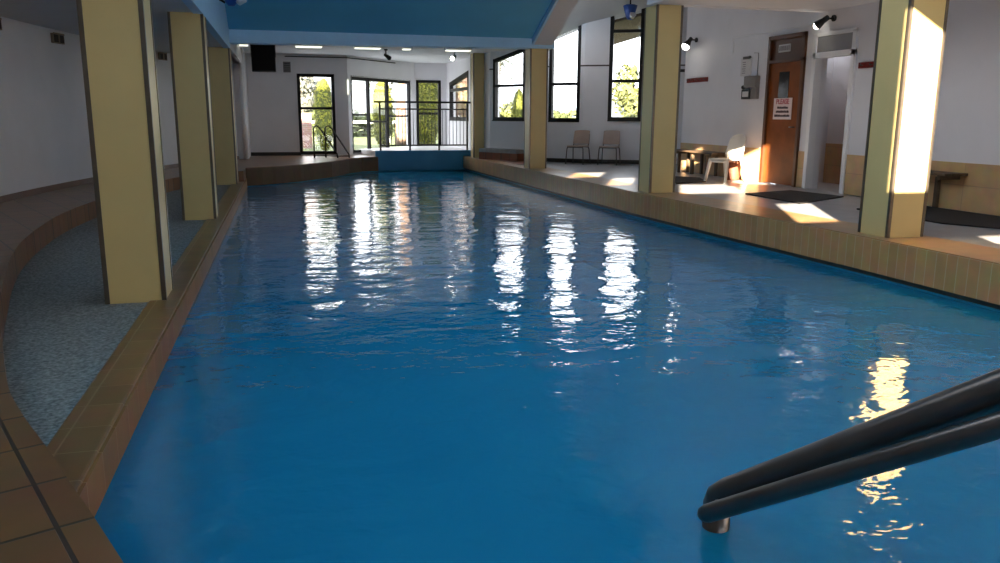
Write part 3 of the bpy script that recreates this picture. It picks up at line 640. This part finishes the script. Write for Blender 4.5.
# chairs
def monobloc(loc, rz, label):
    h = root('plastic_chair', loc, rz, label, 'chair')
    # local: front towards -Y
    mb = MB(); g = []
    n, m_ = 7, 7
    vs = []
    for i in range(n):
        for j in range(m_):
            x = -.23 + .46 * i / (n - 1); y = -.23 + .44 * j / (m_ - 1)
            z = .435 - .018 * math.cos((x / .23) * 1.4) - (.03 * max(0, (-.15 - y) / .08)) + .005
            vs.append((x * (1 - .08 * j / (m_ - 1)), y, z))
    fs = [(i * m_ + j, (i + 1) * m_ + j, (i + 1) * m_ + j + 1, i * m_ + j + 1) for i in range(n - 1) for j in range(m_ - 1)]
    k = len(vs); vs2 = vs + [(a, b, c - .03) for a, b, c in vs]
    fs2 = fs + [tuple(q + k for q in f[::-1]) for f in fs]
    edge = [i * m_ for i in range(n)] + [(n - 1) * m_ + j for j in range(1, m_)] + [i * m_ + m_ - 1 for i in range(n - 2, -1, -1)] + [j for j in range(m_ - 2, 0, -1)]
    for a, b in zip(edge, edge[1:] + edge[:1]): fs2.append((a, b, b + k, a + k))
    mb.faces(vs2, fs2); mb.build('seat', M['white_plastic'], h, world=False, smooth=False)
    # back: curved shell with rounded top and slots low down
    mb = MB(); vs = []; rows = 9; cols = 9
    for r in range(rows):
        t = r / (rows - 1); z = .50 + .38 * t; w = .205 * (1 - .12 * t) * (1 if t < .8 else math.cos((t - .8) / .2 * .75))
        for c in range(cols):
            s = -1 + 2 * c / (cols - 1)
            vs.append((w * s, .215 + .13 * t - .035 * s * s, z - (.03 * s * s if t > .8 else 0)))
    k = len(vs); vs2 = vs + [(a, b + .022, c) for a, b, c in vs]
    fs = [(r * cols + c, r * cols + c + 1, (r + 1) * cols + c + 1, (r + 1) * cols + c) for r in range(rows - 1) for c in range(cols - 1)]
    fs2 = fs + [tuple(q + k for q in f[::-1]) for f in fs]
    edge = list(range(cols)) + [r * cols + cols - 1 for r in range(1, rows)] + [(rows - 1) * cols + c for c in range(cols - 2, -1, -1)] + [r * cols for r in range(rows - 2, 0, -1)]
    for a, b in zip(edge, edge[1:] + edge[:1]): fs2.append((a, b, b + k, a + k))
    mb.faces(vs2, fs2)
    for x in (-.17, -.085, 0, .085, .17): mb.box(x - .016, x + .016, .19, .225, .42, .52)
    mb.build('backrest', M['white_plastic'], h, world=False)
    for sx in (-1, 1):
        for sy in (-1, 1):
            mb = MB(); x0, y0 = sx * .20, (-.20 if sy < 0 else .185); x1, y1 = sx * .245, (-.27 if sy < 0 else .29)
            a, b = .028, .022
            mb.faces([(x0 - a, y0 - b, .43), (x0 + a, y0 - b, .43), (x0 + a, y0 + b, .43), (x0 - a, y0 + b, .43), (x1 - .02, y1 - .018, 0), (x1 + .02, y1 - .018, 0), (x1 + .02, y1 + .018, 0), (x1 - .02, y1 + .018, 0)], [(0, 1, 2, 3), (7, 6, 5, 4), (0, 4, 5, 1), (1, 5, 6, 2), (2, 6, 7, 3), (3, 7, 4, 0)])
            mb.build('leg', M['white_plastic'], h, world=False)
    return h
monobloc((7.93, 13.5, 0), R(-72), 'white plastic chair in sunlight by the wall, next to the wooden door')

def tanchair(loc, rz, label):
    h = root('stacking_chair', loc, rz, label, 'chair', 'tan chairs under the windows')
    mb = MB(); mb.box(-.22, .22, -.22, .20, .425, .46, .014); mb.build('seat', M['tan_plastic'], h, world=False)
    mb = MB(); vs = []; rows, cols = 6, 7
    for r in range(rows):
        t = r / (rows - 1); w = .215 * (1 - .06 * t)
        for c in range(cols):
            s = -1 + 2 * c / (cols - 1); vs.append((w * s, .20 + .09 * t - .03 * s * s, .50 + .34 * t - (.02 * s ** 4 if r == rows - 1 else 0)))
    k = len(vs); vs2 = vs + [(a, b + .02, c) for a, b, c in vs]
    fs = [(r * cols + c, r * cols + c + 1, (r + 1) * cols + c + 1, (r + 1) * cols + c) for r in range(rows - 1) for c in range(cols - 1)]
    fs2 = fs + [tuple(q + k for q in f[::-1]) for f in fs]
    edge = list(range(cols)) + [r * cols + cols - 1 for r in range(1, rows)] + [(rows - 1) * cols + c for c in range(cols - 2, -1, -1)] + [r * cols for r in range(rows - 2, 0, -1)]
    for a, b in zip(edge, edge[1:] + edge[:1]): fs2.append((a, b, b + k, a + k))
    mb.faces(vs2, fs2); mb.build('backrest', M['tan_plastic'], h, world=False)
    mb = MB()
    for sx in (-1, 1): mb.tube([(sx * .2, .16, .44), (sx * .2, .22, .5), (sx * .19, .285, .74)], .012, 8)
    mb.tube([(-.2, -.2, .44), (-.2, .17, .44)], .012, 8); mb.tube([(.2, -.2, .44), (.2, .17, .44)], .012, 8)
    mb.tube([(-.2, -.2, .42), (.2, -.2, .42)], .012, 8); mb.tube([(-.2, .17, .42), (.2, .17, .42)], .012, 8); mb.build('frame', M['steel'], h, world=False)
    for sx in (-1, 1):
        for y0, y1 in ((-.2, -.24), (.17, .26)):
            mb = MB(); mb.tube([(sx * .2, y0, .43), (sx * .215, y0 + (y1 - y0) * .3, .38), (sx * .235, y1, 0.0)], .013, 8); mb.build('leg', M['steel'], h, world=False)
    return h
tc = tanchair((7.2, 19.4, 0), R(-42), 'tan chair with dark metal legs under the windows, the left one of the two')
copy_tree(tc, (7.86, 18.95, 0), R(-34), 'tan chair with dark metal legs under the windows, the right one of the two')

# benches
def bench(y0, y1, legs, label):
    h = root('bench', (8.4, (y0 + y1) / 2, 0), 0, label, 'bench', 'dark slatted wall benches')
    mb = MB()
    for k in range(3): mb.box(8.22 + k * .125, 8.335 + k * .125, y0, y1, .455, .49, .006)
    mb.build('seat', M['benchwood'], h)
    for q in (y0 + .12, y1 - .17):
        mb = MB(); mb.box(8.26, 8.58, q, q + .05, .40, .456); mb.build('bearer', M['benchwood'], h)
    for y in legs:
        mb = MB(); mb.box(8.28, 8.34, y - .03, y + .03, 0.0, .42, .004); mb.build('leg', M['benchwood'], h)
        mb = MB(); mb.box(8.50, 8.55, y - .03, y + .03, 0.0, .42, .004); mb.build('leg', M['benchwood'], h)
bench(8.62, 10.0, (9.05, 9.8), 'dark wooden bench against the tiled wall, right of the sunlit column')
bench(14.55, 16.35, (14.9, 15.5, 16.1), 'dark wooden bench against the tiled wall, left of the white plastic chair')

# basket under the chair
h = root('basket', (8.36, 13.98, 0), 0, 'small brown basket on the floor behind the white plastic chair', 'basket')
mb = MB(); mb.tube([(8.36, 13.98, 0), (8.36, 13.98, .02), (8.36, 13.98, .34)], [.13, .13, .165], 18); mb.build('body', M['basket'], h)
mb = MB(); ring = [(8.36 + .168 * math.cos(t * math.pi / 9), 13.98 + .168 * math.sin(t * math.pi / 9), .345) for t in range(19)]; mb.tube(ring, .012, 8, cap=False); mb.build('rim', M['basket'], h)

# mats
def floormat(poly, label):
    mb = MB(); mb.prism(poly, -.004, .014); o = mb.build('floor_mat', M['mat']); tag(o, label, 'mat', 'black rubber mats on the right deck')
floormat([(6.98, 9.85), (7.02, 11.32), (8.06, 11.66), (8.26, 10.58)], 'black rubber mat on the floor in front of the open doorway')
floormat([(6.85, 13.35), (7.55, 14.95), (7.95, 14.5), (7.6, 13.62)], 'black rubber mat behind the middle right column, before the left bench')
floormat([(7.29, 7.6), (7.32, 9.1), (8.46, 9.15), (8.5, 7.0), (7.9, 6.6)], 'black rubber mat in front of the right wall bench')

# wall fittings
h = root('sign', (8.58, 12.84, 1.34), 0, 'white sign with red lettering reading PLEASE, on the wooden door', 'sign')
mb = MB(); mb.box(8.578, 8.592, 12.56, 13.10, 1.15, 1.52, .003); mb.build('board', M['sign_white'], h)
FONT = None
def text(nm, s, size, loc, m, parent, depth=.002):
    cu = bpy.data.curves.new(nm, 'FONT'); cu.body = s; cu.size = size; cu.extrude = depth; cu.align_x = 'CENTER'; cu.align_y = 'CENTER'; cu.offset = .002
    to = bpy.data.objects.new(nm, cu); COL.objects.link(to)
    bpy.context.view_layer.update()
    me = bpy.data.meshes.new_from_object(to.evaluated_get(bpy.context.evaluated_depsgraph_get())); bpy.data.objects.remove(to)
    me.materials.clear(); me.materials.append(m)
    o = bpy.data.objects.new(nm, me); COL.objects.link(o); o.parent = parent
    o.location = Vector(loc) - OFF[parent.name]; o.rotation_euler = (R(90), 0, R(-90)); return o
text('lettering', 'PLEASE', .125, (8.576, 12.83, 1.455), M['ink_red'], h)
rnd = random.Random(3)
for z, w0 in ((1.355, .17), (1.285, .20), (1.215, .23)):
    y = 12.83 - w0; mb = MB()
    while y < 12.83 + w0 - .02:
        w = rnd.uniform(.018, .034); mb.box(8.574, 8.579, y, y + w * .72, z - .02, z + .02 * rnd.choice((1, 1, .6))); y += w
    mb.build('small_print', M['ink'], h)
h = root('door_nameplate', (8.58, 12.84, 2.37), 0, 'small pale nameplate with dark strokes on the panel over the wooden door', 'sign')
mb = MB(); mb.box(8.585, 8.603, 12.74, 13.08, 2.31, 2.44, .003); mb.build('plate', M['paper'], h)
mb = MB()
for k in range(9): mb.box(8.582, 8.586, 12.76 + k * .034, 12.772 + k * .034 + rnd.uniform(0, .008), 2.335, 2.415)
mb.build('lettering', M['ink'], h)
h = root('clipboard', (8.57, 14.1, 2.1), 0, 'white papers hanging from a clip on the wall left of the wooden door', 'notice')
mb = MB(); mb.box(8.575, 8.60, 13.93, 14.28, 1.955, 2.28, .003); mb.build('paper', M['paper'], h)
mb = MB(); mb.box(8.56, 8.60, 13.98, 14.20, 2.26, 2.31, .004); mb.build('clip', M['steel'], h)
mb = MB()
for k in range(6): mb.box(8.571, 8.576, 14.11, 14.11 + rnd.uniform(.09, .14), 2.0 + k * .04, 2.012 + k * .04)
mb.build('print', M['grey_plastic'], h)
h = root('dispenser', (8.55, 13.87, 1.72), 0, 'grey box fitting on the white wall below the papers, left of the wooden door', 'dispenser')
mb = MB(); mb.box(8.50, 8.60, 13.62, 14.02, 1.73, 1.94, .012); mb.build('upper_box', M['grey_plastic'], h)
mb = MB(); mb.box(8.53, 8.60, 13.62, 13.82, 1.52, 1.74, .01); mb.build('side_panel', M['grey_plastic'], h)
mb = MB(); mb.box(8.51, 8.60, 13.82, 14.10, 1.52, 1.70, .01); fr = mb.build('lower_box', M['black_plastic'], h)
mb = MB(); mb.box(8.503, 8.515, 13.85, 14.05, 1.56, 1.66, .004); mb.build('label_plate', M['paper'], fr)
mb = MB(); mb.sphere((8.54, 14.09, 1.74), .04, 2); mb.build('knob', M['black_plastic'], h)
mb = MB(); mb.tube([(8.592, 13.72, 1.93), (8.592, 13.72, 2.35), (8.592, 13.86, 2.36)], .006, 6); mb.build('cable', M['grey_plastic'], h)
def hookrail(y0, y1, z, label):
    h = root('hook_rail', (8.58, (y0 + y1) / 2, z), 0, label, 'rail', 'dark red rails on the white wall')
    mb = MB(); mb.box(8.575, 8.60, y0, y1, z - .045, z + .045, .006); mb.build('board', M['red'], h)
    for k in range(5):
        y = y0 + (y1 - y0) * (k + .5) / 5
        mb = MB(); mb.tube([(8.576, y, z), (8.54, y, z - .005), (8.53, y, z + .02)], .008, 6); mb.build('hook', M['steel'], h)
hookrail(15.55, 16.45, 1.95, 'dark red rail on the white wall beside the alcove, left of the papers')
hookrail(9.9, 10.93, 1.97, 'dark red rail on the white wall just left of the sunlit column')
mb = MB(); mb.tube([(8.59, 14.63, 2.4), (8.59, 14.63, 2.69), (8.59, 11.9, 2.69)], .007, 6); tag(mb.build('cable', M['white_gloss']), 'thin pale cable along the white wall above the wooden door', 'cable')

# ------------------------------------------------------------ OUTDOORS
mb = MB(); mb.prism([(-60, 400), (-60, 28.4), (4.2, 28.4), (5.8, 28.4), (5.75, 22.8), (6.7, 21.1), (7.6, 20.1), (8.8, 19.4), (10.5, 18.9), (10.5, 12), (120, 12), (120, 400)], -.3, -.12)
struct(mb.build('lawn', M['lawn']))
mb = MB(); vs = []; N = 60
for i in range(N):
    x = -250 + 700 * i / (N - 1); hgt = 10 + 7 * math.sin(i * .31) + 4 * math.sin(i * .83 + 1)
    vs += [(x, 380, -1), (x, 420, hgt), (x, 520, hgt * 1.1)]
fs = []
for i in range(N - 1):
    for j in range(2): fs.append((i * 3 + j, i * 3 + 3 + j, i * 3 + 4 + j, i * 3 + 1 + j))
mb.faces(vs, fs); struct(mb.build('hills', M['hill'], smooth=True))

def leaves(mb, n, sampler, size, rnd):
    for _ in range(n):
        c, nrm = sampler()
        a = Vector((rnd.gauss(0, 1), rnd.gauss(0, 1), rnd.gauss(0, 1))); a = (a - nrm * a.dot(nrm) * .5).normalized(); b = a.cross(nrm if abs(a.dot(nrm)) < .95 else Vector((1, 0, 0))).normalized()
        s = size * rnd.uniform(.6, 1.4)
        mb.faces([c - a * s, c + b * s * .45, c + a * s, c - b * s * .45], [(0, 1, 2, 3)])
def conifer(x, y, r, h, label, seed):
    rnd = random.Random(seed); t = root('conifer', (x, y, -.12), 0, label, 'tree', 'yellow green columnar conifers outside the windows')
    mb = MB(); mb.tube([(x, y, -.12), (x, y, .4)], .07, 8); mb.build('trunk', M['trunk'], t)
    def prof(z): return r * min(1, (z + .02) / .25 * .75 + .25) * (1 if z < .6 else max(.05, (1 - ((z - .6) / .4) ** 2)) ** .6)
    mb = MB(); rings = [(x + rnd.uniform(-.02, .02), y, -.05 + h * k / 14) for k in range(15)]
    mb.tube(rings, [max(.02, prof(k / 14) * .86) for k in range(15)], 14); core = mb.build('core', M['conifer_dark'], t)
    mb = MB()
    def samp():
        k = rnd.random() ** .9; ang = rnd.uniform(0, 2 * math.pi); rr = prof(k) * rnd.uniform(.84, 1.08) * (1 + .07 * math.sin(ang * 5 + k * 20))
        return Vector((x + rr * math.cos(ang), y + rr * math.sin(ang), -.05 + h * k)), Vector((math.cos(ang), math.sin(ang), .5)).normalized()
    leaves(mb, int(2600 * r / .4 * h / 3), samp, .045, rnd); mb.build('foliage', M['conifer'], t, recalc=False)
conifer(1.47, 29.5, .36, 2.45, 'yellow green columnar conifer outside the left window behind the grab rails', 1)
conifer(3.75, 31.5, .42, 2.55, 'yellow green columnar conifer outside the sliding door', 2)
conifer(5.25, 30.3, .62, 4.0, 'large yellow green conifer filling the tall far centre window', 3)
conifer(9.12, 31.4, .28, 2.25, 'yellow green conifer outside the third window, beside the column', 4)

def tree(x, y, zc, rx, rz_, h0, label, m, seed, n=2200, size=.16, clumps=9, cat='tree'):
    rnd = random.Random(seed); t = root('tree', (x, y, -.12), 0, label, cat, 'trees and bushes outside')
    tr = MB(); tr.tube([(x, y, -.12), (x + .1, y, zc * .5), (x, y, zc)], [.16, .12, .06], 8)
    cs = []
    for _ in range(clumps):
        a = rnd.uniform(0, 6.28); q = rnd.uniform(.2, .8)
        cs.append((Vector((x + rx * q * math.cos(a), y + rx * .7 * q * math.sin(a), zc + rz_ * rnd.uniform(-.6, .65))), rnd.uniform(.32, .5)))
    for c, q in cs: tr.tube([(x, y, zc * .7), c], [.06, .02], 6)
    tr.build('trunk', M['trunk'], t)
    mb = MB()
    def samp():
        c, q = rnd.choice(cs); v = Vector((rnd.gauss(0, 1), rnd.gauss(0, 1), rnd.gauss(0, 1))).normalized(); k = rnd.uniform(.6, 1)
        return c + Vector((v.x * rx * q * k, v.y * rx * q * k, v.z * rz_ * q * k)), v
    leaves(mb, n, samp, size, rnd); mb.build('foliage', m, t, recalc=False)
# window 1
tree(15.3, 33, 2.15, 1.5, 1.35, 0, 'round pale green tree outside the tall window at the right', M['leaf'], 11, 1500, .15, 10)
tree(14.6, 30, .7, 2.0, 1.1, 0, 'low bright green bush outside the tall window at the right', M['leaf'], 12, 3000, .13, 10, 'bush')
# window 2
tree(14.6, 42, .6, 2.6, 1.0, 0, 'low green bush outside the second window', M['leaf'], 13, 3000, .15, 9, 'bush')
tree(12.0, 38, .4, 2.0, 1.0, 0, 'dark green bush at the left of the second window', M['hedge'], 14, 2500, .13, 8, 'bush')
# window 3
tree(9.0, 33, .7, 1.4, 1.2, 0, 'green bush outside the third window', M['leaf'], 15, 3000, .11, 9, 'bush')
# behind the left window
tree(1.1, 44, 2.2, 1.5, 1.4, 0, 'grey green round tree far behind the left window', M['leaf_grey'], 16, 3500, .13, 10)
tree(5.0, 52, .6, 3.4, 1.0, 0, 'low dark hedge bush across the lawn behind the sliding door', M['hedge'], 17, 3500, .16, 12, 'bush')
tree(2.2, 60, .7, 3.6, 1.1, 0, 'low hedge bush across the lawn, behind the left pane of the sliding door', M['hedge'], 18, 3500, .16, 12, 'bush')

# palms: trunk with crown
def palm(x, y, h, r, label, seed, lean=.3, fr=2.2):
    rnd = random.Random(seed); t = root('palm', (x, y, -.12), 0, label, 'palm', 'palms outside the far windows')
    mb = MB(); pts = [(x + lean * (k / 12) ** 2, y, -.12 + h * k / 12) for k in range(13)]
    mb.tube(pts, [r * (1.15 - .2 * k / 12) * (1 + .05 * (k % 2)) for k in range(13)], 14); mb.build('trunk', M['bark'], t)
    top = Vector(pts[-1])
    for k in range(14):
        a = k / 14 * 6.283 + rnd.uniform(-.2, .2); e = rnd.uniform(-.1, .9); mb = MB(); prev = None
        for q in range(9):
            s = q / 8; p = top + Vector((math.cos(a) * s * fr * math.cos(e * .6), math.sin(a) * s * fr * math.cos(e * .6), fr * (e * s - 1.0 * s * s)))
            if prev is not None:
                d = (p - prev).normalized(); side = d.cross(Vector((0, 0, 1))).normalized(); L = fr * .24 * math.sin(math.pi * (s * .85 + .1)) 
                mb.faces([prev, p, p - Vector((0, 0, .015))], [(0, 1, 2)])
                for sd in (-1, 1):
                    for z_ in (0, .5):
                        b0 = prev.lerp(p, z_); b1 = prev.lerp(p, z_ + .3); tip = b0 + side * sd * L + d * L * .6 - Vector((0, 0, L * .45))
                        mb.faces([b0, b1, tip], [(0, 1, 2)])
            prev = p
        mb.build('frond', M['palm'], t, recalc=False)
palm(5.1, 36.0, 4.2, .24, 'thick pinkish palm trunk outside the right pane of the sliding door', 21)
palm(7.1, 32.6, 3.2, .28, 'brown palm outside the small far right window', 22, lean=-.1, fr=1.2)
palm(7.35, 28.5, 3.25, .16, 'palm with drooping dark fronds at the left of the third window', 23, lean=.1, fr=1.2)
# brick wall and white fence past the left window
mb = MB(); mb.box(-3.0, 1.15, 33.0, 33.3, -.12, 1.25); tag(mb.build('brick_wall', M['brickwall']), 'low pink brick garden wall outside the left window', 'wall')
h = root('fence', (3.0, 40, -.12), 0, 'white rail fence across the lawn outside', 'fence')
mb = MB(); mb.box(-1, 7.2, 39.97, 40.03, .78, .90); mb.build('rail', M['fence'], h)
for k in range(5):
    mb = MB(); mb.box(-1 + k * 2, -.9 + k * 2, 39.95, 40.05, -.12, .95); mb.build('post', M['fence'], h)
# eave board beyond the tall windows
mb = MB(); ev = [(7.95, 19.66), (8.85, 19.17), (10.45, 18.7), (10.45, 19.6), (9.2, 20.1), (8.5, 20.6)]
mb.faces([(x, y, roofz(y) + dz) for dz in (-.06, .12) for x, y in ev], [tuple(range(6)), tuple(range(11, 5, -1))] + [(k, (k + 1) % 6, 6 + (k + 1) % 6, 6 + k) for k in range(6)])
struct(mb.build('trim_16', M['eave']))
